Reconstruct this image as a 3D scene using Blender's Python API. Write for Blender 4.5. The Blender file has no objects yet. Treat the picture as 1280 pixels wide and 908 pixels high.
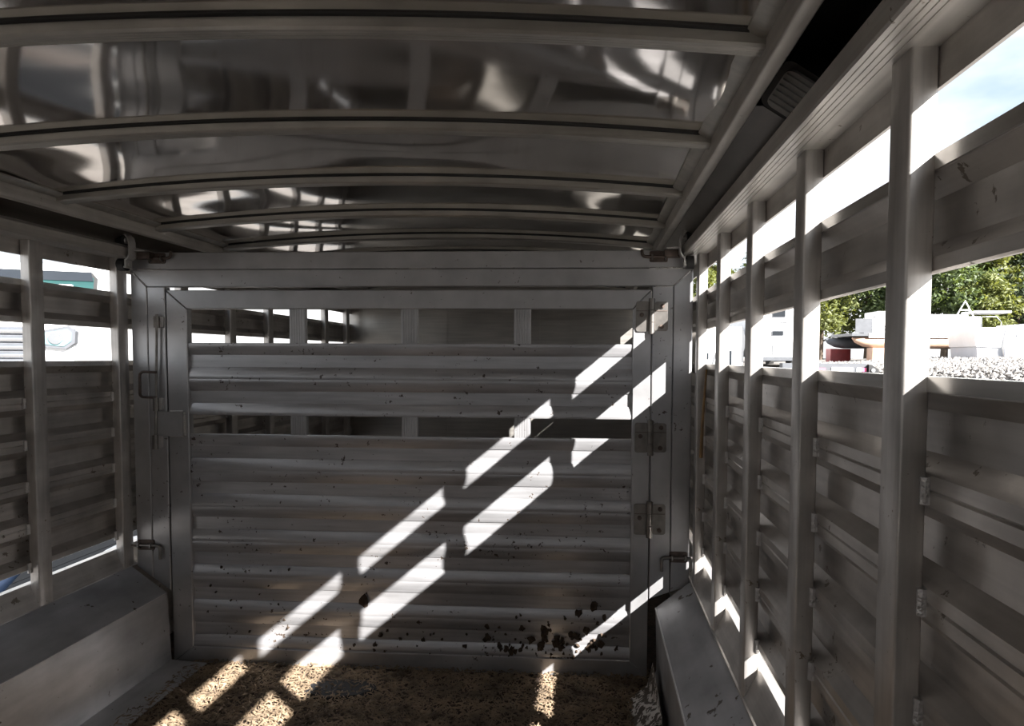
import bpy, bmesh, math, random
from mathutils import Matrix, Vector
random.seed(7)
sc = bpy.context.scene
col = sc.collection

# ---------------------------------------------------------------- camera, sky, sun, exposure
F, PX, PY = 820.0, 690.0, 485.0
cam = bpy.data.cameras.new('camera')
cam.sensor_fit = 'HORIZONTAL'; cam.sensor_width = 36.0
cam.lens = F / 1280 * 36.0
cam.shift_x = (640 - PX) / 1280; cam.shift_y = (PY - 454) / 1280
cam.clip_start = 0.02; cam.clip_end = 500
camo = bpy.data.objects.new('camera', cam); col.objects.link(camo)
camo.matrix_world = (Matrix.Translation((0, 0, 1.38)) @ Matrix.Rotation(math.atan(50 / 820), 4, 'Z')
                     @ Matrix.Rotation(math.pi / 2 - math.radians(2.67), 4, 'X') @ Matrix.Rotation(0.005, 4, 'Z'))
sc.camera = camo

SUN_DIR = Vector((-1.07, 1.0, -0.90))        # direction the light travels
sun = bpy.data.lights.new('sun', 'SUN'); sun.energy = 25.0; sun.angle = math.radians(0.53)
sun.color = (1.0, 0.965, 0.925)
suno = bpy.data.objects.new('sun', sun); col.objects.link(suno)
suno.rotation_euler = SUN_DIR.to_track_quat('-Z', 'Y').to_euler()
suno.location = (8, -8, 9)

sc.view_settings.view_transform = 'Standard'; sc.view_settings.look = 'None'
sc.view_settings.gamma = 1.0; sc.view_settings.use_curve_mapping = False
sc.view_settings.exposure = 0.36
sc.cycles.max_bounces = 14; sc.cycles.diffuse_bounces = 6; sc.cycles.glossy_bounces = 8

w = bpy.data.worlds.new('sky'); sc.world = w; w.use_nodes = True
nt = w.node_tree; nt.nodes.clear()
N = nt.nodes.new; L = nt.links.new
wo = N('ShaderNodeOutputWorld'); bg = N('ShaderNodeBackground'); L(bg.outputs[0], wo.inputs[0])
tc = N('ShaderNodeTexCoord'); sep = N('ShaderNodeSeparateXYZ'); L(tc.outputs['Generated'], sep.inputs[0])
ramp = N('ShaderNodeValToRGB'); L(sep.outputs['Z'], ramp.inputs[0])
e = ramp.color_ramp.elements
e[0].position = 0.0; e[0].color = (0.93, 0.97, 1.0, 1)
e[1].position = 0.75; e[1].color = (0.20, 0.40, 0.80, 1)
m_ = e.new(0.22); m_.color = (0.62, 0.78, 0.95, 1)
nz = N('ShaderNodeTexNoise'); nz.inputs['Scale'].default_value = 2.6; nz.inputs['Detail'].default_value = 6
mp = N('ShaderNodeMapping'); mp.inputs['Scale'].default_value = (1, 1, 2.2); L(tc.outputs['Generated'], mp.inputs[0]); L(mp.outputs[0], nz.inputs['Vector'])
cr = N('ShaderNodeValToRGB'); L(nz.outputs['Fac'], cr.inputs[0])
cr.color_ramp.elements[0].position = 0.36; cr.color_ramp.elements[1].position = 0.58
mix = N('ShaderNodeMixRGB'); L(cr.outputs[0], mix.inputs[0]); L(ramp.outputs[0], mix.inputs[1])
mix.inputs[2].default_value = (1.3, 1.3, 1.3, 1)
L(mix.outputs[0], bg.inputs[0]); bg.inputs[1].default_value = 0.92

# ---------------------------------------------------------------- materials
def mat(name, base=(.6, .6, .6), rough=.4, metal=0.0, streak=None, stain=0.0, bump=0.0, bump_scale=40,
        dirt=None, var=0.0, var_scale=6, wave=None, emis=None, alpha=None, trans=0.0, spec=None):
    """procedural surface: grain streaks, stains, bump and optional dirt specks (dirt = (colour, amount, scale))"""
    m = bpy.data.materials.new(name); m.use_nodes = True
    n = m.node_tree; P = n.nodes['Principled BSDF']
    N = n.nodes.new; L = n.links.new
    P.inputs['Base Color'].default_value = (*base, 1); P.inputs['Roughness'].default_value = rough
    P.inputs['Metallic'].default_value = metal
    if trans: P.inputs['Transmission Weight'].default_value = trans
    if spec is not None: P.inputs['Specular IOR Level'].default_value = spec
    tc = N('ShaderNodeTexCoord')
    colr = None
    if var or stain:
        nz = N('ShaderNodeTexNoise'); nz.inputs['Scale'].default_value = var_scale; nz.inputs['Detail'].default_value = 5
        L(tc.outputs['Object'], nz.inputs['Vector'])
        rp = N('ShaderNodeValToRGB'); L(nz.outputs['Fac'], rp.inputs[0])
        k = var or stain
        rp.color_ramp.elements[0].position = .3; rp.color_ramp.elements[1].position = .7
        rp.color_ramp.elements[0].color = (*[c * (1 - k) for c in base], 1)
        rp.color_ramp.elements[1].color = (*[min(1, c * (1 + .35 * k)) for c in base], 1)
        colr = rp.outputs[0]
    rsock = None
    if streak:
        mp = N('ShaderNodeMapping'); mp.inputs['Scale'].default_value = streak
        L(tc.outputs['Object'], mp.inputs[0])
        ns = N('ShaderNodeTexNoise'); ns.inputs['Scale'].default_value = 1.0; ns.inputs['Detail'].default_value = 6
        L(mp.outputs[0], ns.inputs['Vector'])
        mr = N('ShaderNodeMapRange'); L(ns.outputs['Fac'], mr.inputs[0])
        mr.inputs[1].default_value = .3; mr.inputs[2].default_value = .7
        mr.inputs[3].default_value = rough * .90; mr.inputs[4].default_value = min(1, rough * 1.12)
        rsock = mr.outputs[0]
        if colr:
            mc = N('ShaderNodeMapRange'); L(ns.outputs['Fac'], mc.inputs[0]); mc.inputs[1].default_value = .3; mc.inputs[2].default_value = .7; mc.inputs[3].default_value = .84; mc.inputs[4].default_value = 1.1
            ml = N('ShaderNodeMixRGB'); ml.blend_type = 'MULTIPLY'; ml.inputs[0].default_value = 1.0
            L(colr, ml.inputs[1]); L(mc.outputs[0], ml.inputs[2]); colr = ml.outputs[0]
    if dirt:
        dc, amt, dsc = dirt
        nd = N('ShaderNodeTexNoise'); nd.inputs['Scale'].default_value = dsc; nd.inputs['Detail'].default_value = 4; nd.inputs['Roughness'].default_value = .62
        L(tc.outputs['Object'], nd.inputs['Vector'])
        big = N('ShaderNodeTexNoise'); big.inputs['Scale'].default_value = dsc / 9; L(tc.outputs['Object'], big.inputs['Vector'])
        ad = N('ShaderNodeMath'); ad.operation = 'ADD'; L(nd.outputs['Fac'], ad.inputs[0])
        mb = N('ShaderNodeMath'); mb.operation = 'MULTIPLY'; mb.inputs[1].default_value = .35; L(big.outputs['Fac'], mb.inputs[0]); L(mb.outputs[0], ad.inputs[1])
        th = N('ShaderNodeMapRange'); th.inputs[1].default_value = 1.0 - amt; th.inputs[2].default_value = 1.0 - amt + .03
        L(ad.outputs[0], th.inputs[0])
        mx = N('ShaderNodeMixRGB'); L(th.outputs[0], mx.inputs[0])
        if colr: L(colr, mx.inputs[1])
        else: mx.inputs[1].default_value = (*base, 1)
        mx.inputs[2].default_value = (*dc, 1); colr = mx.outputs[0]
        mm = N('ShaderNodeMapRange'); L(th.outputs[0], mm.inputs[0]); mm.inputs[3].default_value = metal; mm.inputs[4].default_value = 0
        L(mm.outputs[0], P.inputs['Metallic'])
    if colr: L(colr, P.inputs['Base Color'])
    if rsock: L(rsock, P.inputs['Roughness'])
    if bump:
        nb = N('ShaderNodeTexNoise'); nb.inputs['Scale'].default_value = bump_scale; nb.inputs['Detail'].default_value = 3
        if wave:
            mp2 = N('ShaderNodeMapping'); mp2.inputs['Scale'].default_value = wave; L(tc.outputs['Object'], mp2.inputs[0]); L(mp2.outputs[0], nb.inputs['Vector'])
            nb.inputs['Detail'].default_value = 0.5
        else: L(tc.outputs['Object'], nb.inputs['Vector'])
        bp = N('ShaderNodeBump'); bp.inputs['Strength'].default_value = bump; bp.inputs['Distance'].default_value = .01 if not wave else .05
        L(nb.outputs['Fac'], bp.inputs['Height']); L(bp.outputs[0], P.inputs['Normal'])
    if emis:
        P.inputs['Emission Color'].default_value = (*emis[0], 1); P.inputs['Emission Strength'].default_value = emis[1]
    if alpha is not None: P.inputs['Alpha'].default_value = alpha
    return m

MUCK = (.045, .028, .016)
M = {}
M['alu_wall'] = mat('weathered aluminium of the walls', (.60, .57, .54), .33, .78, streak=(60, 3, 60), stain=.30, var_scale=7, bump=.05, bump_scale=60, dirt=((.17, .14, .11), .150, 30))
M['alu_post'] = mat('brushed aluminium of the posts', (.58, .555, .53), .34, .68, streak=(70, 70, 4), stain=.26, var_scale=9, bump=.04, bump_scale=80, dirt=((.2, .16, .12), .145, 40))
M['alu_gate'] = mat('aluminium of the gate tubes', (.45, .45, .46), .36, .66, streak=(6, 60, 6), stain=.12, var_scale=8, bump=.03, bump_scale=70, dirt=((.09, .07, .06), .150, 45))
M['alu_slat'] = mat('aluminium of the gate slats', (.45, .45, .465), .33, .66, streak=(4, 60, 60), stain=.10, var_scale=6, bump=.03, bump_scale=60, dirt=((.06, .045, .035), .165, 42))
M['alu_roof'] = mat('rolled roof sheet', (.70, .665, .63), .075, .96, stain=.12, var_scale=3)
M['alu_rib'] = mat('roof bow aluminium', (.44, .42, .38), .36, .65, streak=(3, 50, 50), stain=.18, var_scale=9, bump=.03, bump_scale=70)
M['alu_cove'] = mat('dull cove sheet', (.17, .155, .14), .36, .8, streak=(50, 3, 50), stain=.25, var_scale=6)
M['alu_rail'] = mat('extruded rail aluminium', (.58, .555, .52), .36, .62, streak=(80, 3, 80), stain=.18, var_scale=9, dirt=((.2, .16, .12), .13, 40))
M['alu_box'] = mat('wheel box sheet', (.46, .46, .47), .38, .55, streak=(20, 4, 20), stain=.25, var_scale=5, bump=.05, bump_scale=25, dirt=((.08, .06, .045), .16, 22))
M['alu_hem'] = mat('bright hem aluminium', (.66, .64, .61), .20, .92, streak=(60, 3, 60), stain=.15, var_scale=9)
M['weld'] = mat('weld bead', (.62, .61, .60), .35, .8, bump=.5, bump_scale=220)
M['steel'] = mat('zinc plated steel', (.25, .235, .22), .36, .85, stain=.25, var_scale=30)
M['dark_steel'] = mat('dark rusty steel', (.13, .10, .085), .55, .6, stain=.4, var_scale=40)
M['rubber'] = mat('black rubber', (.018, .018, .018), .7)
M['black'] = mat('black plastic', (.012, .012, .013), .5)
M['lens'] = mat('smoked lamp lens', (.30, .30, .29), .15, 0, bump=.2, bump_scale=60)
M['front_sheet'] = mat('smooth nose sheet', (.46, .44, .41), .32, .7, streak=(3, 3, 50), stain=.2, var_scale=2.5)
M['muck'] = mat('dried muck', MUCK, .9, bump=.6, bump_scale=90, var=.4, var_scale=40)
M['bedding'] = mat('trodden straw bedding', (.085, .058, .042), .95, var=.6, var_scale=18, bump=.8, bump_scale=70)
M['straw'] = mat('straw stalks', (.27, .195, .125), .75, var=.65, var_scale=9)
M['puddle'] = mat('wet muck', (.008, .009, .012), .75, var=.3, var_scale=12)
M['wood'] = mat('raw wood', (.30, .18, .075), .6, streak=(40, 40, 3), stain=.4, var_scale=20)
M['ground'] = mat('pale gravel ground', (.15, .14, .13), .95, var=.35, var_scale=3, bump=.8, bump_scale=14)
M['stone'] = mat('grey gravel stones', (.25, .235, .22), .9, var=.55, var_scale=5)
M['paint_white'] = mat('white painted body', (.78, .78, .78), .3, var=.05, var_scale=3)
M['fibre_white'] = mat('white fibreglass', (.80, .80, .79), .35, var=.06, var_scale=2)
M['glass_dark'] = mat('dark tinted window', (.015, .018, .022), .06, 0, var=.2, var_scale=2)
M['glass_teal'] = mat('green tinted glass', (.014, .045, .043), .12, 0, var=.3, var_scale=2)
M['chrome'] = mat('chrome trim', (.70, .71, .73), .16, 1.0, var=.1, var_scale=6)
M['lamp_glass'] = mat('headlight glass', (.16, .28, .30), .1, .2, var=.3, var_scale=12)
M['red'] = mat('dull red plastic', (.17, .018, .02), .45, var=.2, var_scale=6)
M['tan'] = mat('tan tubes', (.50, .33, .24), .45, var=.15, var_scale=4)
M['grey_trim'] = mat('grey trim', (.075, .08, .09), .5, var=.2, var_scale=6)
M['plate'] = mat('white plate', (.82, .82, .82), .4, var=.03, var_scale=20)
M['ink'] = mat('dark ink', (.05, .05, .06), .6, var=.2, var_scale=20)
M['tar'] = mat('tarred planks', (.012, .012, .012), .8, var=.3, var_scale=8)
M['bark'] = mat('bark', (.10, .075, .055), .95, var=.4, var_scale=12, bump=.6, bump_scale=30)
def leafmat(name, c):
    m = mat(name, c, .6, var=.45, var_scale=1.2)
    P = m.node_tree.nodes['Principled BSDF']
    n = m.node_tree
    tr = n.nodes.new('ShaderNodeBsdfTranslucent'); tr.inputs[0].default_value = (c[0] * 1.6, c[1] * 1.5, c[2] * .8, 1)
    mx = n.nodes.new('ShaderNodeMixShader'); mx.inputs[0].default_value = .35
    out = n.nodes['Material Output']
    n.links.new(P.outputs[0], mx.inputs[1]); n.links.new(tr.outputs[0], mx.inputs[2]); n.links.new(mx.outputs[0], out.inputs[0])
    return m
M['leaf_a'] = leafmat('mid green leaves', (.085, .12, .045))
M['leaf_b'] = leafmat('yellow green leaves', (.135, .155, .045))
M['leaf_c'] = leafmat('dark green leaves', (.045, .065, .035))

# ---------------------------------------------------------------- helpers
def wloc(o):
    v = Vector((0, 0, 0))
    while o is not None: v += o.location; o = o.parent
    return v

class MB:
    def __init__(s): s.v = []; s.f = []
    def add(s, vs, fs):
        b = len(s.v); s.v += [tuple(p) for p in vs]; s.f += [tuple(i + b for i in q) for q in fs]; return s
    def box(s, x0, x1, y0, y1, z0, z1):
        return s.add([(x0, y0, z0), (x1, y0, z0), (x1, y1, z0), (x0, y1, z0), (x0, y0, z1), (x1, y0, z1), (x1, y1, z1), (x0, y1, z1)],
                     [(0, 3, 2, 1), (4, 5, 6, 7), (0, 1, 5, 4), (1, 2, 6, 5), (2, 3, 7, 6), (3, 0, 4, 7)])
    def ext(s, prof, axis, a0, a1):
        """closed profile extruded along an axis: Y -> (x,z), X -> (y,z), Z -> (x,y)"""
        n = len(prof)
        def P(p, a):
            return (p[0], a, p[1]) if axis == 'Y' else (a, p[0], p[1]) if axis == 'X' else (p[0], p[1], a)
        vs = [P(p, a0) for p in prof] + [P(p, a1) for p in prof]
        fs = [(i, (i + 1) % n, n + (i + 1) % n, n + i) for i in range(n)] + [tuple(range(n))[::-1], tuple(range(n, 2 * n))]
        return s.add(vs, fs)
    def rbox(s, x0, x1, y0, y1, z0, z1, r, axis='Z'):
        """box with rounded edges along one axis"""
        rng = {'Z': ((x0, x1), (y0, y1), z0, z1), 'X': ((y0, y1), (z0, z1), x0, x1), 'Y': ((x0, x1), (z0, z1), y0, y1)}[axis]
        return s.ext(rrect(*rng[0], *rng[1], r), axis, rng[2], rng[3])
    def tube(s, pts, r, n=10, caps=True, r2=None):
        pts = [Vector(p) for p in pts]; m = len(pts); rings = []
        T = []
        for i in range(m):
            a = pts[max(i - 1, 0)]; b = pts[min(i + 1, m - 1)]; T.append((b - a).normalized())
        up = Vector((0, 0, 1)) if abs(T[0].z) < .9 else Vector((1, 0, 0))
        u = T[0].cross(up).normalized()
        vs = []
        for i in range(m):
            u = (u - T[i] * u.dot(T[i])).normalized(); vv = T[i].cross(u)
            rr = r if r2 is None else r + (r2 - r) * i / (m - 1)
            for k in range(n):
                a = 2 * math.pi * k / n; vs.append(pts[i] + (u * math.cos(a) + vv * math.sin(a)) * rr)
        fs = [(i * n + k, i * n + (k + 1) % n, (i + 1) * n + (k + 1) % n, (i + 1) * n + k) for i in range(m - 1) for k in range(n)]
        if caps: fs += [tuple(range(n))[::-1], tuple(range((m - 1) * n, m * n))]
        return s.add(vs, fs)
    def disc(s, c, axis, r, h, n=20, hub=None):
        ax = {'X': Vector((1, 0, 0)), 'Y': Vector((0, 1, 0)), 'Z': Vector((0, 0, 1))}[axis]
        c = Vector(c); return s.tube([c - ax * h / 2, c + ax * h / 2], r, n)
    def build(s, name, m, parent=None, local=False, sharp=35):
        me = bpy.data.meshes.new(name)
        o = bpy.data.objects.new(name, me); col.objects.link(o)
        off = Vector((0, 0, 0))
        if parent is not None:
            o.parent = parent
            if not local: off = wloc(parent)
        me.from_pydata([(p[0] - off.x, p[1] - off.y, p[2] - off.z) for p in s.v], [], s.f)
        bm = bmesh.new(); bm.from_mesh(me); bmesh.ops.recalc_face_normals(bm, faces=bm.faces); bm.to_mesh(me); bm.free()
        me.materials.append(M[m])
        me.polygons.foreach_set('use_smooth', [True] * len(me.polygons))
        me.set_sharp_from_angle(angle=math.radians(sharp))
        me.update()
        return o

def rrect(a0, a1, b0, b1, r, k=3):
    pts = []
    for cxx, cyy, t0 in ((a1 - r, b1 - r, 0), (a0 + r, b1 - r, 90), (a0 + r, b0 + r, 180), (a1 - r, b0 + r, 270)):
        for i in range(k + 1):
            t = math.radians(t0 + 90 * i / k); pts.append((cxx + r * math.cos(t), cyy + r * math.sin(t)))
    return pts

def arc_pts(p0, p1, p2, n=6):
    """rounded corner (quadratic) between three points"""
    p0, p1, p2 = Vector(p0), Vector(p1), Vector(p2)
    return [(1 - t) ** 2 * p0 + 2 * t * (1 - t) * p1 + t * t * p2 for t in [i / n for i in range(n + 1)]]

def tag(o, label=None, cat=None, group=None, kind=None):
    for k, v in (('label', label), ('category', cat), ('group', group), ('kind', kind)):
        if v: o[k] = v
    return o
def thing(name, label, cat, loc=(0, 0, 0), rz=0, group=None, kind=None):
    o = bpy.data.objects.new(name, None); col.objects.link(o); o.location = loc; o.rotation_euler = (0, 0, rz)
    o.empty_display_size = .1
    return tag(o, label, cat, group, kind)
def dup(o, loc, parent=None, rot=None):
    c = o.copy(); col.objects.link(c)
    if parent is not None: c.parent = parent
    c.location = loc
    if rot is not None: c.rotation_euler = rot
    return c

# ---------------------------------------------------------------- trailer dimensions (metres, camera stands at x=0, y=0)
XR, XL = 0.426, -2.054            # inner faces of the posts
XC, HALF = -0.814, 1.118          # roof centre line, half span of the bows
YB, YF = -2.3, 5.6                # rear end, front wall
LIP = .037                        # slat lips lie this far behind the post faces
YG = 2.80                         # rear face of the dividing gate

# ---------------------------------------------------------------- floor and ground
f = MB().box(XL - .06, XR + .06, YB, YF, -.06, -.012).build('floor', 'bedding'); tag(f, 'dark floor of the trailer under trodden straw bedding', 'floor', kind='structure')

def smooth(a, b, x):
    t = max(0, min(1, (x - a) / (b - a))); return t * t * (3 - 2 * t)
def gz(x, y):
    h = -.45 + 1.62 * smooth(3.5, 9, x) * smooth(2, 9, y) + .22 * smooth(9, 14, x) * smooth(2, 9, y)
    return h
g = MB(); xs = [-120, -60, -30, -16, -10, -6, -3] + [i * .75 for i in range(-2, 30)] + [24, 30, 45, 80, 120]
ys = [-120, -50, -20, -8, -2] + [i * .9 for i in range(0, 30)] + [30, 36, 45, 70, 130]
for y in ys:
    for x in xs: g.v.append((x, y, gz(x, y)))
nx = len(xs)
for j in range(len(ys) - 1):
    for i in range(nx - 1): g.f.append((j * nx + i, j * nx + i + 1, (j + 1) * nx + i + 1, (j + 1) * nx + i))
tag(g.build('ground', 'ground', sharp=180), 'pale gravel yard rising to a bank on the right', 'ground', kind='structure')

# ---------------------------------------------------------------- side walls
def slat_profile(s, x0, zt, h=.156):
    """one corrugated wall slat: inner line and a 4 mm offset outside, s = outward direction"""
    d = .026
    a = [(.0025, zt), (0, zt - .003), (0, zt - .022), (d, zt - .048), (d, zt - h + .048), (0, zt - h + .022), (0, zt - h + .003), (.0025, zt - h)]
    b = [(.008, zt - h), (.008, zt - h + .024), (d + .005, zt - h + .05), (d + .005, zt - .05), (.008, zt - .024), (.008, zt)]
    return [(x0 + s * p[0], p[1]) for p in a + b]

Z_GAP1T, Z_UP, Z_MIDT, Z_LOW, Z_SLITT, Z_SLITB = 1.745, 1.655, 1.497, 1.355, .575, .52
def wall(name, s, xi, posts, label):
    root = thing(name, label, 'wall', (xi, 0, 0), kind='structure')
    xo = xi + s * LIP
    # top rail: box with a grooved underside
    a, b = xi - s * .057, xi + s * (LIP + .02)
    prof = [(a, 1.805), (a, 1.841)] + [(a + s * .012, 1.853), (b, 1.853), (b, 1.80)]
    n = 5
    und = []
    for k in range(n):
        u0 = xi - s * .002 - s * (.055 / n) * k; u1 = u0 - s * .055 / n
        und += [(u0, 1.80), (u1 + s * .0022, 1.80), (u1 + s * .0011, 1.8022)]
    und[-1] = (a + s * .003, 1.801)
    MB().ext(prof + und, 'Y', YB, YF).build('top_rail', 'alu_rail', root)
    # plate above the upper gap, sill and kick plate
    MB().ext([(xo, Z_GAP1T), (xo + s * .006, Z_GAP1T), (xo + s * .006, 1.80), (xo, 1.80)], 'Y', YB, YF).build('header_plate', 'alu_wall', root)
    MB().ext([(xo + s * .03, Z_SLITB + .002), (xo + s * .03, Z_SLITB - .004), (xo + s * .006, Z_SLITB - .004), (xo - s * .004, Z_SLITB - .03), (xi + s * .006, .432), (xi - s * .004, .43),
              (xi - s * .004, .436), (xi + s * .002, .437), (xo - s * .008, Z_SLITB - .028), (xo + s * .002, Z_SLITB), (xo + s * .004, Z_SLITB + .002)], 'Y', YB, YF).build('kick_plate', 'alu_wall', root)
    MB().ext([(xo + s * .004, -.06), (xo + s * .010, -.06), (xo + s * .010, .50), (xo + s * .004, .50)], 'Y', YB, YF).build('skirt_plate', 'alu_wall', root)
    if s > 0:  # added covers out of view, they keep the compartment past the gate dark
        for a_, b_ in ((Z_LOW - .02, Z_MIDT + .02), (Z_SLITB - .01, Z_SLITT + .02)):
            MB().ext([(xo + s * .034, a_), (xo + s * .038, a_), (xo + s * .038, b_), (xo + s * .034, b_)], 'Y', YG + .12, YF).build('shade_cover', 'alu_wall', root)
    # slats
    def slat(zt, h=.156): MB().ext(slat_profile(s, xo, zt, h), 'Y', YB, YF).build('slat', 'alu_wall', root, sharp=20)
    slat(Z_UP, Z_UP - Z_MIDT)
    for k in range(5): slat(Z_LOW - .156 * k)
    # flat hems along the two gaps
    for zz in (Z_UP, Z_LOW): MB().ext([(xo - s * .004, zz - .02), (xo - s * .004, zz + .001), (xo + s * .02, zz + .001), (xo + s * .02, zz - .003), (xo, zz - .003), (xo, zz - .02)], 'Y', YB, YF).build('slat_hem', 'alu_hem', root)
    # posts
    y0 = posts[0]
    x0p, x1p = sorted((xi, xo - s * .0002))
    p0 = MB().rbox(x0p, x1p, y0, y0 + .062, .425, 1.8, .004).build('post', 'alu_post', root)
    for y in posts[1:]: dup(p0, (0, y - y0, 0), root)
    # weld beads where slat seams meet the posts
    wb = MB()
    for k in range(3): 
        zc = (-.012 + .012 * k); wb.tube([(0, 0, zc - .007), (0, 0, zc - .003), (0, 0, zc + .003), (0, 0, zc + .007)], .0075, 7)
    bead = wb.build('weld_bead', 'weld', root, local=True)
    first = True
    for y in posts:
        for z in (1.199, 1.043, .887, .731, .585):
            l = (s * (LIP - .003), y - .003, z)
            if first: bead.location = l; first = False
            else: dup(bead, l, root)
    return root
PR = [.93 + .440 * k for k in range(-7, 11)]
PL = [2.292 + .444 * k for k in range(-10, 8)]
wr = wall('wall_right', 1, XR, PR, 'right slatted aluminium side wall with sunlit post edges')
wl = wall('wall_left', -1, XL, PL, 'left slatted aluminium side wall beside the dividing gate')

# front wall of the nose compartment
fw = thing('wall_front', 'smooth grey front wall seen through the gate openings', 'wall', (XC, YF, 0), kind='structure')
for a, b in ((XL - .10, -1.26), (-1.256, -.46), (-.456, XR + .10)):
    MB().box(a, b, YF, YF + .01, 0, 2.03).build('sheet_panel', 'front_sheet', fw)
for x in (-1.258, -.458): MB().box(x - .012, x + .012, YF - .006, YF, 0, 2.03).build('seam_strip', 'front_sheet', fw)

# unseen rear gate added behind the camera to dim the interior, same slats
rw = thing('wall_rear_added', 'unseen slatted aluminium rear gate added to dim the trailer interior', 'wall', (XC, YB, 0), kind='structure')
def rear_panel(z0, z1):
    n = round((z1 - z0) / .156)
    for k in range(n):
        h = (z1 - z0) / n; zt = z1 - h * k
        pr = [(YB - p[0], p[1]) for p in slat_profile(1, 0, zt, h)]
        MB().ext(pr, 'X', XL - .03, XR + .03).build('slat', 'alu_wall', rw, sharp=20)
rear_panel(0, Z_LOW); rear_panel(Z_MIDT, Z_UP)
MB().box(XL - .03, XR + .03, YB - .03, YB, Z_GAP1T, 2.04).build('header_plate', 'alu_wall', rw)
for x in (XL + .02, -1.45, XC - .03, -.2, XR - .08): MB().rbox(x, x + .06, YB + .001, YB + .04, 0, 1.9, .004).build('post', 'alu_post', rw)

# ---------------------------------------------------------------- roof
def zr(x): return 1.985 - .056 * ((x - XC) / HALF) ** 2      # underside of the bows
nseg = 40
sheet = MB(); xsn = [XC - HALF + 2 * HALF * i / nseg for i in range(nseg + 1)]
ysn = [YB + (YF - YB) * j / 120 for j in range(121)]
random.seed(3)
ph = [random.uniform(0, 6.28) for _ in range(12)]
def oil(x, y):
    """shallow buckles of the thin roof sheet between the bows"""
    t = (y - 1.205) / .535; b = math.sin(math.pi * (t % 1.0)) ** 2; i = int(math.floor(t)) % 5
    return .0055 * b * (math.sin(3.1 * x + ph[i] + 1.7 * y) + .6 * math.sin(7.3 * x + ph[i + 5] - 2 * y))
for y in ysn:
    for x in xsn: sheet.v.append((x, y, zr(x) + .0275 + oil(x, y)))
for y in ysn:
    for x in xsn: sheet.v.append((x, y, zr(x) + .036))
nn = nseg + 1; tot = nn * len(ysn)
for j in range(len(ysn) - 1):
    for i in range(nseg):
        q = (j * nn + i, j * nn + i + 1, (j + 1) * nn + i + 1, (j + 1) * nn + i)
        sheet.f.append(q); sheet.f.append(tuple(tot + k for k in q[::-1]))
ceil = sheet.build('ceiling', 'alu_roof', sharp=180); tag(ceil, 'arched polished sheet metal roof with cross bows', 'ceiling', kind='structure')
def bow(y):
    """hat section roof bow following the arch"""
    b = MB(); pr = [(0, .029), (0, .005), (.004, 0), (.012, 0), (.013, .0015), (.014, 0), (.021, 0), (.022, .0015), (.023, 0), (.030, 0), (.031, .0015), (.032, 0), (.039, 0), (.043, .005), (.043, .029)]; m = 36; n = len(pr)
    for i in range(m + 1):
        x = XC - HALF + 2 * HALF * i / m
        for p in pr: b.v.append((x, y + p[0], zr(x) + p[1]))
    for i in range(m):
        for k in range(n): b.f.append((i * n + k, i * n + (k + 1) % n, (i + 1) * n + (k + 1) % n, (i + 1) * n + k))
    b.f.append(tuple(range(n))); b.f.append(tuple(m * n + k for k in range(n)))
    # grooves on the underside
    return b
b0 = bow(1.205).build('roof_bow', 'alu_rib', ceil, sharp=25)
sl = MB(); m = 36  # dark strip stands in for the shadow line where bow meets sheet
for i in range(m + 1):
    x = XC - HALF + 2 * HALF * i / m
    for p in ((-.007, .0285), (-.007, .0235), (.0005, .0225), (.0005, .0285)): sl.v.append((x, 1.205 + p[0], zr(x) + p[1]))
for i in range(m):
    for k in range(4): sl.f.append((i * 4 + k, i * 4 + (k + 1) % 4, (i + 1) * 4 + (k + 1) % 4, (i + 1) * 4 + k))
sl0 = sl.build('joint_shade_strip', 'rubber', ceil)
for k in (-6, -5, -4, -3, -2, -1, 1, 2, 3, 4, 5, 6, 7, 8): dup(sl0, (0, .535 * k, 0), ceil)
for k in (-6, -5, -4, -3, -2, -1, 1, 2, 3, 4, 5, 6, 7, 8): dup(b0, (0, .535 * k, 0), ceil)
for s, xb in ((1, XC + HALF), (-1, XC - HALF)):
    # side beam: square tube, flashing between sheet edge and beam, cove sheet down to the top rail
    x0, x1 = sorted((xb - s * .002, xb + s * .03))
    MB().rbox(x0, x1, YB, YF, 1.90, 1.985, .004, 'Y').build('side_beam', 'alu_rail', ceil)
    MB().ext([(xb - s * .036, 1.962), (xb - s * .036, 1.957), (xb - s * .012, 1.945), (xb, 1.945), (xb, 1.95), (xb - s * .01, 1.95)], 'Y', YB, YF).build('edge_flashing', 'alu_rib', ceil)
    xw = (XR if s > 0 else XL)
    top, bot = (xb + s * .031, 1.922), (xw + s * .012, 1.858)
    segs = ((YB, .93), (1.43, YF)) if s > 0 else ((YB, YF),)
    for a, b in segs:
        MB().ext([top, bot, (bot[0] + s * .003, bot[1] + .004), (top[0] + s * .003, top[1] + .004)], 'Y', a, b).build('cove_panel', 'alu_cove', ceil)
    # outer skirt closing the roof edge above the wall
    MB().ext([(xw + s * .05, 1.80), (xw + s * .056, 1.80), (xw + s * .056, 2.0), (xb, 2.035), (xb, 2.03), (xw + s * .05, 1.995)], 'Y', YB, YF).build('roof_skirt', 'alu_rail', ceil)

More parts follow.
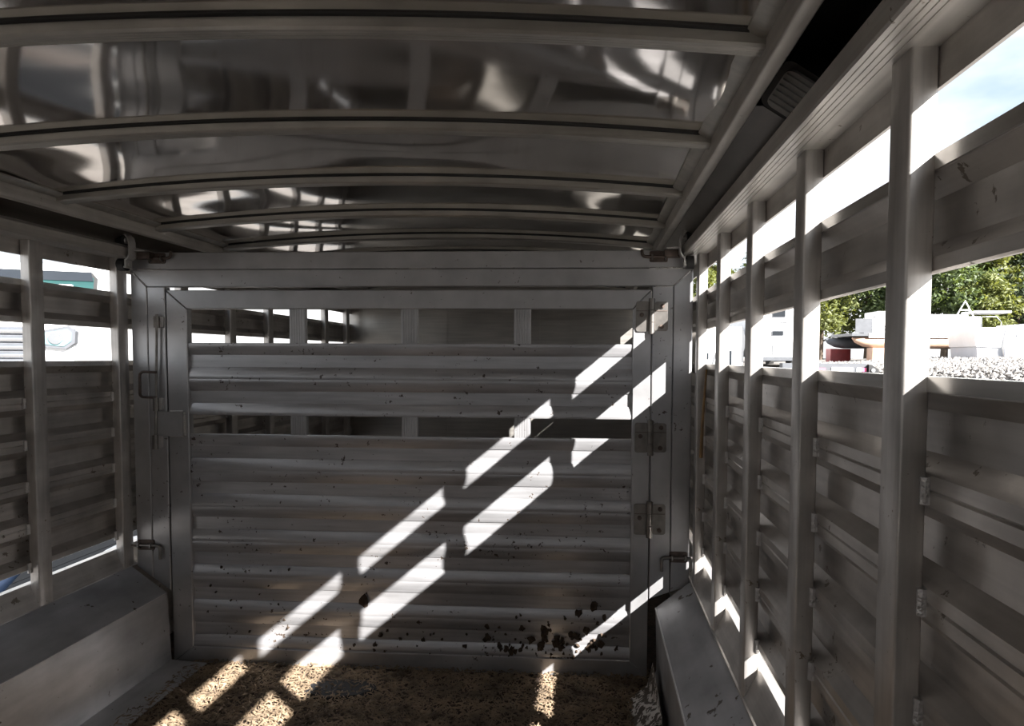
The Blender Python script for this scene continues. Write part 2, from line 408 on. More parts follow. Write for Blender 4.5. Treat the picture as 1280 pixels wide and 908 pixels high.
# ---------------------------------------------------------------- wheel boxes
def wheel_box(s, xw, pts, yb, label, feet=None):
    r = thing('wheel_box', label, 'wheel box', (xw, 1.2, 0), group='wheel boxes along the trailer floor')
    (x0, z0), (x1, z1), (x2, z2), (x3, z3) = pts
    t = .004
    def face(name, a, b, y0, y1):
        nrm = Vector((-(b[1] - a[1]), b[0] - a[0])).normalized() * t
        return MB().ext([a, b, (b[0] + nrm[0], b[1] + nrm[1]), (a[0] + nrm[0], a[1] + nrm[1])], 'Y', y0, y1).build(name, 'alu_box', r)
    face('top_plate', (x0, z0), (x1, z1), -1.2, yb)
    face('side_plate', (x1, z1), (x2, z2), -1.2, yb)
    face('toe_plate', (x2, z2), (x3, z3), -1.2, yb)
    MB().ext([(x0, z0), (x1, z1), (x2, z2), (x3, z3), (x0 + s * .0, 0)], 'Y', yb, yb + .004).build('end_plate', 'alu_box', r)
    MB().tube([(x1, -1.2, z1 - .001), (x1, yb, z1 - .001)], .004, 8).build('fold_edge', 'weld', r)
    return r
bl = wheel_box(-1, XL, ((XL + .002, .432), (-1.892, .318), (-1.877, .012), (-1.71, .002)), 2.775, 'left wheel box below the slatted wall, bluish top and dusty side')
br = wheel_box(1, XR, ((XR - .002, .428), (.279, .312), (.285, .04), (.268, -.01)), 2.775, 'right wheel box with grey sloping top below the wall posts')
# dirty splash foot at the floor by the right box
fo = MB(); fo.add([(.155, 2.30, -.01), (.155, 2.62, -.01), (.235, 2.66, .03), (.258, 2.66, .13), (.258, 2.30, .10), (.258, 2.66, -.01), (.258, 2.30, -.01)],
                  [(0, 1, 2, 3, 4), (0, 4, 6), (1, 5, 3, 2), (0, 6, 5, 1), (4, 3, 5, 6)])
M['dirty'] = mat('muck splashed plate', (.60, .57, .53), .6, .2, dirt=((.06, .045, .03), .36, 40))
fo.build('splash_foot', 'dirty', br, sharp=20)

# ---------------------------------------------------------------- dividing gate: outer frame
gf = thing('gate_frame', 'outer aluminium gate frame of doubled tubes around the slatted door', 'gate frame', ((XL + XR) / 2, YG, .40))
def tubepoly(name, poly, parent, m='alu_gate', y0=YG, y1=YG + .04, ch=.003):
    """flat tube piece: polygon in the gate plane with chamfered rim"""
    n = len(poly); c = Vector((sum(p[0] for p in poly) / n, sum(p[1] for p in poly) / n))
    inn = []
    for i in range(n):
        a, b, d = Vector(poly[i - 1]), Vector(poly[i]), Vector(poly[(i + 1) % n])
        e1 = (b - a).normalized(); e2 = (d - b).normalized()
        n1 = Vector((-e1.y, e1.x)); n2 = Vector((-e2.y, e2.x))
        if n1.dot(c - b) < 0: n1 = -n1
        if n2.dot(c - b) < 0: n2 = -n2
        k = 1 + n1.dot(n2); inn.append(b + (n1 + n2) * (ch / max(k, .3)))
    o = MB(); o.v = [(p.x, y0, p.y) for p in inn] + [(p[0], y0 + ch, p[1]) for p in poly] + [(p[0], y1, p[1]) for p in poly]
    o.f = [tuple(range(n))] + [(i, (i + 1) % n, n + (i + 1) % n, n + i) for i in range(n)] + [(n + i, n + (i + 1) % n, 2 * n + (i + 1) % n, 2 * n + i) for i in range(n)] + [tuple(range(2 * n, 3 * n))]
    return o.build(name, m, parent, sharp=25)
ax0, ax1, ax2 = -2.041, -1.967, -1.886           # left post tubes
bx0, bx1, bx2 = .252, .340, .420                 # right post tubes
ztop, zs, zh = 1.832, 1.757, 1.682
def zl(x): return .428 + (x - ax0) * (-.70)       # left foot cut along the wheel box
def zrr(x): return .372 + (x - bx1) * (.36)
tubepoly('header_tube', [(ax0, zs + .001), (bx2, zs + .001), (bx2, ztop), (ax0, ztop)], gf)
tubepoly('header_tube', [(ax1, zh), (bx1, zh), (bx2, zs - .001), (ax0, zs - .001)], gf)
tubepoly('post_tube', [(ax0, zl(ax0)), (ax1 - .001, zl(ax1)), (ax1 - .001, zh - .001), (ax0, zs - .003)], gf)
tubepoly('post_tube', [(ax1 + .001, zl(ax1)), (ax2, zl(ax2)), (ax2, zh - .001), (ax1 + .001, zh - .001)], gf)
tubepoly('post_tube', [(bx0, zrr(bx0)), (bx1 - .001, zrr(bx1)), (bx1 - .001, zh - .001), (bx0, zh - .001)], gf)
tubepoly('post_tube', [(bx1 + .001, zrr(bx1)), (bx2, zrr(bx2)), (bx2, zs - .003), (bx1 + .001, zh - .001)], gf)
# welds on the frame
def weldline(parent, p0, p1, r=.004, step=.009):
    w_ = MB(); p0, p1 = Vector(p0), Vector(p1); n = max(2, int((p1 - p0).length / step)); pts = []
    m = MB()
    for i in range(n * 2 + 1):
        pts.append(p0.lerp(p1, i / (n * 2)))
    b = MB().tube(pts, r, 6)
    for i in range(len(pts)):
        k = 1.25 if i % 2 else .8
        for j in range(6):
            q = Vector(b.v[i * 6 + j]); b.v[i * 6 + j] = tuple(pts[i] + (q - pts[i]) * k)
    return b.build('weld_bead', 'weld', parent)
y_ = YG - .001
weldline(gf, (ax0 + .035, y_, zs), (ax0 + .14, y_, zs)); weldline(gf, (.235, y_, zs), (.375, y_, zs)); weldline(gf, (-.79, y_, zs), (-.69, y_, zs), .003)
weldline(gf, (ax0 + .012, y_, zs - .014), (ax1, y_, zh + .002), .003); weldline(gf, (bx2 - .012, y_, zs - .014), (bx1, y_, zh + .002), .003)
weldline(gf, (ax1, y_, zh - .02), (ax1, y_, 1.56), .0025)
weldline(gf, (bx0 + .01, y_, zh - .001), (bx1, y_, zh - .001), .003)

def slide_bolt(loc, d, label, hand_down=True):
    """bolt plate with two keepers and a bent rod; d = direction the bolt shoots (+1 right)"""
    x, z = loc
    p = MB().rbox(x - .038, x + .038, YG - .005, YG, z - .022, z + .024, .006, 'Y').build('slide_bolt', 'dark_steel', gf)
    p['label'] = label
    for dx in (-.028, .028): MB().tube([(x + dx, YG - .004, z + .008), (x + dx, YG - .02, z + .006), (x + dx, YG - .022, z - .006), (x + dx, YG - .004, z - .012)], .004, 8).build('keeper', 'steel', p)
    e0 = (x + d * .105, YG - .012, z); e1 = (x - d * .05, YG - .012, z)
    bend = arc_pts(e1, (x - d * .07, YG - .012, z), (x - d * .07, YG - .012, z - .02 if hand_down else z + .02), 6)
    MB().tube([e0, *bend, (x - d * .07, YG - .012, z - .06 if hand_down else z + .03)], .0065, 9).build('bolt_rod', 'steel' if hand_down else 'dark_steel', p)
slide_bolt((-1.995, .527), -1, 'rusty slide bolt with bent rod at the foot of the frame')
slide_bolt((.374, .527), 1, 'slide bolt with bent steel rod above the wheel box')
slide_bolt((-1.915, 1.805), -1, 'dark slide bolt on the header', False)
slide_bolt((.275, 1.803), 1, 'dark slide bolt with bent rod on the header', False)

def roller(s, xr_):
    """strap bracket carrying one wheel above and one below the rail"""
    X = lambda d: xr_ - s * d
    out = [(X(.030), 1.894), (X(.052), 1.894), (X(.064), 1.880), (X(.068), 1.862), (X(.068), 1.812), (X(.060), 1.796), (X(.050), 1.790), (X(.050), 1.762), (X(.024), 1.758)]
    inn = [(X(.024), 1.752), (X(.056), 1.756), (X(.056), 1.786), (X(.066), 1.792), (X(.074), 1.810), (X(.074), 1.864), (X(.069), 1.885), (X(.054), 1.900), (X(.030), 1.900)]
    br_ = MB().ext(out + inn, 'Y', YG - .085, YG - .045).build('roller_bracket', 'weld', gf)
    for z in (1.872, 1.770):
        MB().disc((X(.030), YG - .065, z), 'X', .027, .030, 20).build('roller_wheel', 'rubber', br_)
        MB().disc((X(.049), YG - .065, z), 'X', .013, .008, 14).disc((X(.055), YG - .065, z), 'X', .006, .008, 6).build('axle_bolt', 'weld', br_)
    a, b = sorted((X(.074), X(.130)))
    MB().rbox(a, b, YG - .040, YG - .002, 1.800, 1.828, .003, 'X').build('bracket_tube', 'dark_steel', br_)
    MB().ext([(X(.074), 1.829), (X(.12), 1.829), (X(.125), 1.833), (X(.074), 1.836)], 'Y', YG - .06, YG - .002).build('bracket_arm', 'weld', br_)
roller(1, XR); roller(-1, XL)

# ---------------------------------------------------------------- door hung in the frame
dr = thing('gate_door', 'slatted aluminium gate door crossed by slanting sun stripes', 'gate', (-.817, YG, 0))
dx0, dx1, dx2, dx3 = -1.880, -1.786, .170, .247
dt, dt2, db2, db = 1.667, 1.585, .066, -.008
tubepoly('top_rail', [(dx1, dt2), (dx2, dt2), (dx3, dt), (dx0, dt)], dr, y1=YG + .036)
tubepoly('bottom_rail', [(dx0, db), (dx3, db), (dx2, db2), (dx1, db2)], dr, y1=YG + .036)
tubepoly('stile', [(dx0, db + .003), (dx1 - .001, db2), (dx1 - .001, dt2), (dx0, dt - .003)], dr, y1=YG + .036)
tubepoly('stile', [(dx2 + .001, db2), (dx3, db + .003), (dx3, dt - .003), (dx2 + .001, dt2)], dr, y1=YG + .036)
def gate_slat(zt, h):
    """extruded slat: half bulge, recessed flat, half bulge; seams at the bulge crests"""
    y0, dep, step = YG + .006, .011, .0035
    hb = .052 * h / .16; pr = []
    for i in range(8):
        u = hb * i / 7; pr.append((y0 + dep * (u / hb) ** 1.9 + (.0015 if i == 0 else 0), zt - u))
    pr.append((y0 + dep + step, zt - hb - .001)); pr.append((y0 + dep + step, zt - h + hb + .001))
    for i in range(8):
        u = hb * (7 - i) / 7; pr.append((y0 + dep * (u / hb) ** 1.9 + (.0015 if i == 7 else 0), zt - h + u))
    back = [(YG + .033, zt - h), (YG + .033, zt)]
    return MB().ext(pr + back, 'X', dx1 - .001, dx2 + .001).build('slat', 'alu_slat', dr, sharp=24)
gate_slat(1.436, .160); gate_slat(1.276, .160)
for k in range(6): gate_slat(1.030 - .1607 * k, .1607)
# stiffener bars seen in the two openings
for x in (-1.291, -.793, -.300):
    for z0, z1 in ((1.436, 1.585), (1.030, 1.116)):
        b = MB().ext([(x - .035, YG + .034), (x - .035, YG + .010)] + [q for k in range(6) for q in ((x - .033 + .011 * k, YG + .008), (x - .033 + .011 * k + .009, YG + .008), (x - .033 + .011 * k + .010, YG + .010))] + [(x + .035, YG + .010), (x + .035, YG + .034)], 'Z', z0, z1)
        b.build('stiffener_bar', 'alu_gate', dr, sharp=20)
# hinges: two leaves, knuckle and carriage bolts
def hinge(xc, z0, z1):
    h = MB().rbox(xc - .066, xc - .010, YG - .006, YG - .0005, z0, z1, .010, 'Y').build('hinge', 'steel', dr)
    MB().rbox(xc + .012, xc + .068, YG - .006, YG - .0005, z0 + .002, z1 - .002, .010, 'Y').build('leaf', 'steel', h)
    MB().box(xc - .064, xc + .066, YG - .0075, YG - .006, z0 + (z1 - z0) * .67, z0 + (z1 - z0) * .69).build('fold_line', 'dark_steel', h)
    for i in range(3):
        a = z0 - .012 + (z1 - z0 + .024) * i / 3; MB().tube([(xc, YG - .010, a + .001), (xc, YG - .010, a + (z1 - z0 + .024) / 3 - .001)], .0125, 14).build('knuckle', 'steel', h)
    for bx, bz in ((xc - .042, .55), (xc + .045, .84), (xc + .042, .16)):
        zz = z0 + (z1 - z0) * bz; MB().disc((bx, YG - .009, zz), 'Y', .0095, .007, 12).disc((bx, YG - .014, zz), 'Y', .005, .006, 8).build('bolt_head', 'dark_steel', h)
hinge(.249, 1.490, 1.618); hinge(.249, .976, 1.104); hinge(.249, .622, .756)
# latch: sleeves, rod, pull loop and strap plate
lt = MB().tube([(-1.912, YG - .016, 1.56), (-1.93, YG - .016, .985)], .0058, 10).build('latch_rod', 'steel', dr)
for z, x, ln in ((1.526, -1.913, .05), (1.163, -1.925, .058), (.995, -1.932, .062)):
    MB().tube([(x, YG - .016, z - ln / 2), (x, YG - .016, z + ln / 2)], .0125, 12).build('sleeve', 'steel', lt)
    MB().rbox(x + .008, x + .026, YG - .012, YG, z - ln / 2 + .004, z + ln / 2 - .002, .004, 'Y').build('sleeve_weld', 'weld', lt)
lp = [(-1.915, YG - .02, 1.305)] + arc_pts((-1.965, YG - .03, 1.307), (-1.984, YG - .034, 1.307), (-1.984, YG - .034, 1.288)) + arc_pts((-1.985, YG - .034, 1.213), (-1.985, YG - .034, 1.195), (-1.967, YG - .03, 1.195)) + [(-1.918, YG - .02, 1.194)]
MB().tube(lp, .0058, 10).build('pull_loop', 'dark_steel', lt)
sp = MB().rbox(-1.915, -1.806, YG - .016, YG - .004, 1.022, 1.130, .004, 'Y').build('strap_plate', 'alu_gate', dr)
weldline(dr, (-1.804, YG - .003, 1.024), (-1.804, YG - .003, 1.128), .005); weldline(dr, (-1.87, YG - .003, 1.132), (-1.81, YG - .003, 1.132), .004); weldline(dr, (-1.87, YG - .003, 1.020), (-1.81, YG - .003, 1.020), .004)
# dried muck splashes on the lower right of the door
random.seed(11)
def splat(x, z, r):
    n = 9; b = MB(); c = (x, YG + .001, z); vs = [(x, YG + .000, z)]
    for k in range(n):
        a = 2 * math.pi * k / n; rr = r * random.uniform(.45, 1.15); vs.append((x + rr * math.cos(a), YG + .010, z + rr * 1.25 * math.sin(a)))
    vs.append((x, YG + .026, z))
    b.add(vs, [(0, 1 + k, 1 + (k + 1) % n) for k in range(n)] + [(n + 1, 1 + (k + 1) % n, 1 + k) for k in range(n)])
    return b.build('muck_splash', 'muck', dr)
splat(-1.005, .29, .028)
for k in range(120):
    x = random.gauss(-.17, .15); z = abs(random.gauss(.085, .075)) + .01
    if x < .15: splat(x, min(z, .3), random.choice((.006, .008, .009, .012, .016, .021)))
for k in range(30): splat(random.uniform(-1.1, -.3), random.uniform(.02, .22), random.choice((.005, .006, .008, .012)))
for k in range(16): splat(random.uniform(-1.72, -1.3), random.uniform(.12, .5), random.choice((.004, .005, .007)))

# ---------------------------------------------------------------- work light in the cove
cv = thing('work_light', 'black square work light recessed in the cove above the right rail', 'lamp', (.385, 1.33, 1.87))
tx, tz, bx_, bz_ = .337, 1.922, .438, 1.858
MB().box(.336, .47, .93, 1.43, 1.975, 1.98).build('recess_back', 'black', cv)
MB().add([(.336, .93, 1.925), (.336, 1.43, 1.925), (.336, 1.43, 1.975), (.336, .93, 1.975), (.339, .93, 1.925), (.339, 1.43, 1.925), (.339, 1.43, 1.975), (.339, .93, 1.975)], [(0, 1, 2, 3), (7, 6, 5, 4), (0, 4, 5, 1), (1, 5, 6, 2), (2, 6, 7, 3), (3, 7, 4, 0)]).build('recess_side', 'black', cv)
MB().box(.462, .47, .93, 1.43, 1.856, 1.975).build('recess_side', 'black', cv)
for y in (.93, 1.425): MB().box(.340, .462, y, y + .005, 1.91, 1.975).build('recess_end', 'black', cv)
cvm = Matrix.Translation((.394, 1.335, 1.893)) @ Matrix.Rotation(math.radians(33), 4, 'Y') @ Matrix.Rotation(math.radians(-18), 4, 'X')
def placed(mb, M4): mb.v = [tuple(M4 @ Vector(p)) for p in mb.v]; return mb
ho = placed(MB().rbox(-.055, .055, -.065, .065, 0, .045, .018), cvm).build('housing', 'black', cv)
placed(MB().rbox(-.043, .043, -.052, .052, -.006, .0, .016), cvm).build('lens', 'lens', ho)
for k in range(6): placed(MB().box(-.040, .040, -.043 + .0155 * k, -.039 + .0155 * k, -.010, -.005), cvm).build('lens_rib', 'lens', ho)

# ---------------------------------------------------------------- bedding on the floor
random.seed(21)
st = MB()
for k in range(26000):
    y = random.uniform(1.75, 2.9); x = random.uniform(-1.78, .26)
    l = random.uniform(.008, .04) * (1.6 if random.random() < .06 else 1); a = random.uniform(0, math.pi); wd = random.uniform(.0008, .0022)
    dx, dy = math.cos(a) * l / 2, math.sin(a) * l / 2; nx_, ny_ = -math.sin(a) * wd, math.cos(a) * wd
    z = random.uniform(-.009, .003); t1, t2 = random.uniform(-.006, .012), random.uniform(-.006, .012)
    st.add([(x - dx - nx_, y - dy - ny_, z + t1), (x - dx + nx_, y - dy + ny_, z + t1), (x + dx + nx_, y + dy + ny_, z + t2), (x + dx - nx_, y + dy - ny_, z + t2), (x, y, z + max(t1, t2) + wd * 1.5)],
           [(0, 1, 4), (1, 2, 4), (2, 3, 4), (3, 0, 4)])
so = st.build('straw_bedding', 'straw', sharp=180); tag(so, 'trodden brown straw scattered over the floor', 'straw', kind='stuff')
pd = MB(); n = 26; random.seed(5)
ring = [(-1.03 + .155 * math.cos(2 * math.pi * k / n) * random.uniform(.85, 1.1), 2.60 + .085 * math.sin(2 * math.pi * k / n) * random.uniform(.85, 1.1)) for k in range(n)]
pd.add([(x, y, -.011) for x, y in ring] + [(-1.03 + (x + 1.03) * .9, 2.6 + (y - 2.6) * .9, .007) for x, y in ring], [(k, (k + 1) % n, n + (k + 1) % n, n + k) for k in range(n)] + [tuple(range(n, 2 * n))])
tag(pd.build('muck_puddle', 'puddle'), 'dark wet muck patch in the straw before the gate', 'puddle', kind='stuff')
# thin stick stuck behind the post next to the gate
tag(MB().tube([(XR + .012, 2.645, .98), (XR + .018, 2.650, 1.15), (XR + .030, 2.652, 1.335)], .0075, 8, r2=.004).build('wooden_stick', 'wood'), 'thin brown wooden stick leaning on the post by the gate', 'stick')

# ================================================================ outside, right: gravel bank, boat, boxes, campers, trees
random.seed(31)
def rock(bm_, x, y, z, r):
    ico = [(0, 0, 1), (.9, 0, .3), (.28, .85, .3), (-.72, .53, .3), (-.72, -.53, .3), (.28, -.85, .3), (0, 0, -.5)]
    a = random.uniform(0, 6.28); c, s_ = math.cos(a), math.sin(a); k = [random.uniform(.6, 1.2) for _ in range(3)]
    vs = []
    for p in ico:
        px, py, pz = p[0] * k[0] * r, p[1] * k[1] * r, p[2] * k[2] * r
        vs.append((x + px * c - py * s_, y + px * s_ + py * c, z + pz + random.uniform(-.15, .15) * r))
    bm_.add(vs, [(0, i, i % 5 + 1) for i in range(1, 6)] + [(6, i % 5 + 1, i) for i in range(1, 6)])
gr = MB()
for k in range(9000):
    y = 9 + 18 * random.random() ** .8; x = y * random.uniform(.30, .72)
    rock(gr, x, y, gz(x, y) + .01, random.uniform(.035, .095))
tag(gr.build('gravel', 'stone', sharp=10), 'loose grey gravel stones on the bank beside the boat', 'gravel', kind='stuff')

# pontoon boat standing on blocks
bo = thing('pontoon_boat', 'white pontoon boat propped on blocks on the gravel bank', 'boat', (13.2, 28.2, 1.4))
def pontoon(y, x0, x1):
    p = MB().tube([(x0, y, 2.22), (x0 + .15, y, 2.14), (x0 + .45, y, 2.07), (x0 + .8, y, 2.05), (x1, y, 2.05)], .24, 18)
    n = 18
    for i, k in enumerate((.12, .5, .85, 1, 1)):
        c = Vector(((x0, x0 + .15, x0 + .45, x0 + .8, x1)[i], y, (2.22, 2.14, 2.07, 2.05, 2.05)[i]))
        for j in range(n):
            q = Vector(p.v[i * n + j]); p.v[i * n + j] = tuple(c + (q - c) * k)
    return p
pontoon(27.2, 10.45, 16.3).build('pontoon', 'tan', bo); pontoon(29.0, 10.0, 16.3).build('pontoon', 'grey_trim', bo)
MB().box(10.35, 16.4, 26.95, 29.3, 2.29, 2.40).build('deck', 'grey_trim', bo)
MB().box(11.0, 16.3, 26.93, 26.95, 2.22, 2.40).build('deck_skirt', 'fibre_white', bo)
for a, b in ((11.15, 12.6), (12.65, 14.1), (14.15, 15.3)):
    MB().box(a, b, 26.98, 27.01, 2.42, 3.02).build('fence_panel', 'fibre_white', bo)
    MB().box(a, b, 26.97, 26.98, 2.66, 2.69).box(a, b, 26.97, 26.98, 2.54, 2.57).build('fence_stripe', 'grey_trim', bo)
    MB().tube([(a, 27.0, 2.42), (a, 27.0, 3.06), (b, 27.0, 3.06), (b, 27.0, 2.42)], .02, 8).build('fence_rail', 'chrome', bo)
MB().tube([(15.35, 27.0, 2.42), (15.35, 27.0, 3.06), (15.9, 27.0, 3.06), (16.1, 27.0, 2.85), (16.1, 27.0, 2.42)], .02, 8).build('fence_rail', 'chrome', bo)
MB().box(11.6, 12.9, 27.6, 28.9, 2.4, 3.32).build('console', 'fibre_white', bo); MB().rbox(13.4, 15.6, 28.4, 29.1, 2.4, 3.25, .1, 'X').build('seat', 'fibre_white', bo)
MB().box(10.5, 11.2, 26.99, 27.03, 2.42, 2.98).build('gate_mesh', 'grey_trim', bo)
MB().tube([(14.4, 27.1, 3.05), (14.75, 27.1, 3.7), (15.1, 27.1, 3.05)], .03, 8).tube([(14.55, 27.1, 3.33), (14.95, 27.1, 3.33)], .025, 8).build('ski_bow', 'fibre_white', bo)
MB().rbox(15.2, 16.6, 27.2, 28.2, 3.22, 3.32, .04, 'X').build('folded_top', 'fibre_white', bo)
for x in (12.3, 13.6, 15.2): MB().box(x, x + .45, 26.925, 26.935, 2.27, 2.33).build('vent', 'grey_trim', bo)
def block(x0, x1, y0, y1, z1, m, label):
    b = MB().rbox(x0, x1, y0, y1, gz((x0 + x1) / 2, (y0 + y1) / 2) - .03, z1, .03)
    o = b.build('prop_block', m); tag(o, label, 'block', 'blocks under the pontoon boat'); return o
block(10.15, 11.0, 28.7, 29.3, 1.80, 'red', 'dark red block under the bow of the far pontoon')
block(11.15, 12.9, 26.95, 27.5, 1.82, 'tan', 'long tan block under the near pontoon')
block(15.2, 16.25, 26.95, 27.5, 1.82, 'fibre_white', 'white block under the stern end of the boat')
block(14.6, 14.95, 27.0, 27.5, 1.82, 'red', 'small red block next to the white block')

# white cabinets on the bank
cb = thing('cargo_cabinet', 'white cargo cabinet with pale grey hinged side panel on the bank', 'cabinet', (14.9, 24.5, 1.39))
def prism(pts, y0, y1, name, m, par):
    return MB().ext(pts, 'Y', y0, y1).build(name, m, par)
prism([(13.72, 1.84), (14.62, 1.80), (14.72, 2.52), (13.6, 2.52)], 24.4, 26.2, 'upper_body', 'paint_white', cb)
prism([(13.8, 1.38), (14.72, 1.38), (14.62, 1.80), (13.76, 1.84)], 24.45, 26.2, 'lower_body', 'grey_trim', cb)
M['pale_grey'] = mat('pale grey panel', (.52, .54, .58), .5, var=.08, var_scale=3)
for o in list(cb.children):
    if o.name.startswith('lower_body'): o.data.materials[0] = M['pale_grey']
sd = prism([(14.66, 1.40), (15.32, 1.40), (15.24, 1.85), (15.38, 2.60), (14.78, 2.54), (14.64, 1.82)], 24.3, 24.36, 'side_panel', 'pale_grey', cb)
MB().tube([(14.93, 24.29, 2.22), (15.0, 24.29, 2.27), (15.04, 24.29, 2.18)], .008, 6).tube([(15.08, 24.29, 2.24), (15.18, 24.29, 2.34)], .008, 6).tube([(15.07, 24.29, 2.17), (15.17, 24.29, 2.19)], .008, 6).build('line_mark', 'ink', sd)
c2 = thing('cargo_box', 'plain bright white cargo box at the right end of the bank', 'box', (16.4, 24.6, 1.39))
prism([(15.42, 1.45), (17.6, 1.40), (17.6, 2.72), (15.44, 2.66), (15.30, 1.9)], 24.4, 26.2, 'body', 'paint_white', c2)
MB().box(15.5, 17.5, 24.39, 24.4, 1.42, 1.47).build('base_strip', 'grey_trim', c2); MB().disc((17.4, 24.38, 1.38), 'Y', .16, .2).build('wheel', 'rubber', c2)

# campers
def camper(label, loc, rz, wdt, sloped):
    r = thing('camper', label, 'camper', loc, rz, group='white campers behind the trailer yard')
    h = 2.75; hw = wdt / 2
    MB().ext([(-hw, .5), (hw, .5), (hw, 1.7), (hw + .12, 2.1), (hw - (.25 if sloped else .05), h), (-hw + .08, h), (-hw, h - .1)], 'Y', 0, 5.2).build('body', 'paint_white', r, local=True)
    def win(x0, x1, z0, z1, nm='window'):
        wn = MB().rbox(x0, x1, -.03, .0, z0, z1, .03, 'Y').build(nm, 'grey_trim', r, local=True)
        MB().rbox(x0 + .03, x1 - .03, -.036, -.03, z0 + .03, z1 - .03, .02, 'Y').build('pane', 'glass_dark', wn, local=True)
    if sloped:
        win(-.20, .28, 1.38, 1.60); win(-.2, .35, 2.15, 2.48); MB().box(.15, .42, -.02, 0, 1.93, 1.97).build('marker_lamp', 'grey_trim', r, local=True)
        MB().add([(hw + .05, -.3, 1.9), (hw + .35, -.3, 1.75), (hw - .05, -.3, 2.6), (hw + .05, -.2, 1.9), (hw + .35, -.2, 1.75), (hw - .05, -.2, 2.6)], [(0, 1, 2), (5, 4, 3), (0, 3, 4, 1), (1, 4, 5, 2), (2, 5, 3, 0)]).build('folded_awning', 'grey_trim', r, local=True)
        MB().box(-.17, -.14, -.02, 0, .55, 1.0).build('hatch_seam', 'grey_trim', r, local=True)
    else:
        win(.40, .62, 1.1, 1.75); win(-.75, -.35, 1.35, 1.65); MB().tube([(-.2, -.1, .9), (.05, -.1, 1.7)], .04, 8).build('ladder_arm', 'chrome', r, local=True)
    MB().box(-hw + .1, hw - .1, -.08, .02, .35, .5).build('bumper', 'grey_trim', r, local=True)
    for x in (-hw + .2, hw - .2):
        for y in (.9, 4.2): MB().disc((x, y, .33), 'X', .33, .22).build('wheel', 'rubber', r, local=True)
    return r
camper('white camper with dark slot window and folded grey awning', (7.68, 28.0, gz(7.68, 28)), 0, 2.1, True)
camper('white camper with narrow upright dark window, nearest the gate', (5.3, 28.3, gz(5.3, 28)), 0, 2.2, False)

# tail bar of a low trailer parked on the bank side
tb = thing('trailer_tail', 'dark trailer tail bar with white plate strip and pink reflector', 'trailer', (3.55, 9.2, gz(3.5, 9)))
MB().box(2.6, 3.72, 9.15, 9.3, 1.17, 1.315).build('tail_beam', 'grey_trim', tb)
MB().box(3.25, 3.54, 9.14, 9.15, 1.205, 1.262).build('plate_strip', 'plate', tb)
random.seed(4)
pm = MB()
for k in range(8):
    x = 3.275 + .031 * k; pm.box(x, x + .018, 9.137, 9.14, 1.222, 1.227).box(x, x + .018, 9.137, 9.14, 1.243, 1.247)
    pm.box(x, x + .004, 9.137, 9.14, 1.222, 1.247)
pmo = pm.build('plate_marks', 'ink', tb); pmo['kind'] = 'stuff'
M['pink'] = mat('pink reflective tape', (.75, .12, .25), .4, var=.1, var_scale=20)
MB().box(3.585, 3.648, 9.14, 9.15, 1.205, 1.255).build('white_reflector', 'plate', tb); MB().box(3.65, 3.715, 9.14, 9.15, 1.205, 1.255).build('pink_reflector', 'pink', tb)
MB().box(3.05, 3.17, 9.14, 9.15, 1.205, 1.25).build('pink_reflector', 'pink', tb)
tl = MB().ext([(3.73, 1.17), (3.86, 1.17), (3.86, 1.235), (3.76, 1.30), (3.73, 1.30)], 'Y', 9.1, 9.3).build('tail_lamp', 'black', tb)
MB().disc((3.785, 9.095, 1.225), 'Y', .028, .012, 16).build('lamp_ring', 'chrome', tl)
for x in (2.8, 3.6): MB().box(x, x + .1, 9.2, 9.3, gz(3.5, 9) - .02, 1.18).build('leg', 'grey_trim', tb)

# trees: trunk, branches and a crown of leaf blades
def tree(label, x, y, h, rad, lm, nl, seed, zlow=.18, group='trees behind the gravel bank'):
    random.seed(seed)
    z0 = gz(x, y) - .05
    r = thing('tree', label, 'tree', (x, y, z0), group=group)
    tr = MB(); tops = []
    tr.tube([(0, 0, 0), (.05, .03, h * .3), (-.04, .02, h * .6), (.02, 0, h * .9)], h * .03, 9, r2=.03)
    for k in range(11):
        a = 2.4 * k; zb = h * (.2 + .055 * k); rr = rad * random.uniform(.6, .95) * (1 - .045 * k)
        e_ = (math.cos(a) * rr, math.sin(a) * rr, zb + rr * random.uniform(.35, .75))
        tr.tube([(0, 0, zb), (e_[0] * .5, e_[1] * .5, zb + (e_[2] - zb) * .35), e_], h * .011, 6, r2=.012); tops.append(e_)
        tops.append((e_[0] * .55, e_[1] * .55, zb + (e_[2] - zb) * .5 + .2))
    tops += [(0, 0, h * .85), (.1 * rad, -.1 * rad, h * .95)]
    tr.build('trunk', 'bark', r, local=True)
    cr_ = MB()
    for k in range(nl):
        c = random.choice(tops); s = rad * random.uniform(.22, .40)
        d = Vector((random.gauss(0, 1), random.gauss(0, 1), random.gauss(0, .8))).normalized() * s * random.random() ** .4
        p = Vector(c) + d
        if p.z < h * zlow: p.z = h * zlow + random.uniform(0, .6)
        l = random.uniform(.10, .20) * (h / 7) ** .5; wd_ = l * .42
        ax = Vector((random.gauss(0, 1), random.gauss(0, 1), random.gauss(-.2, .7))).normalized()
        sd_ = ax.cross(Vector((random.gauss(0, 1), random.gauss(0, 1), random.gauss(0, 1)))).normalized()
        nn_ = ax.cross(sd_)
        b = len(cr_.v)
        cr_.v += [tuple(p - ax * l), tuple(p + sd_ * wd_ + nn_ * wd_ * .3), tuple(p + ax * l), tuple(p - sd_ * wd_ + nn_ * wd_ * .3)]
        cr_.f += [(b, b + 1, b + 2), (b, b + 2, b + 3)]
    cm = bpy.data.meshes.new('crown'); cm.from_pydata(cr_.v, [], cr_.f); cm.materials.append(M[lm]); co = bpy.data.objects.new('crown', cm); col.objects.link(co); co.parent = r
    return r
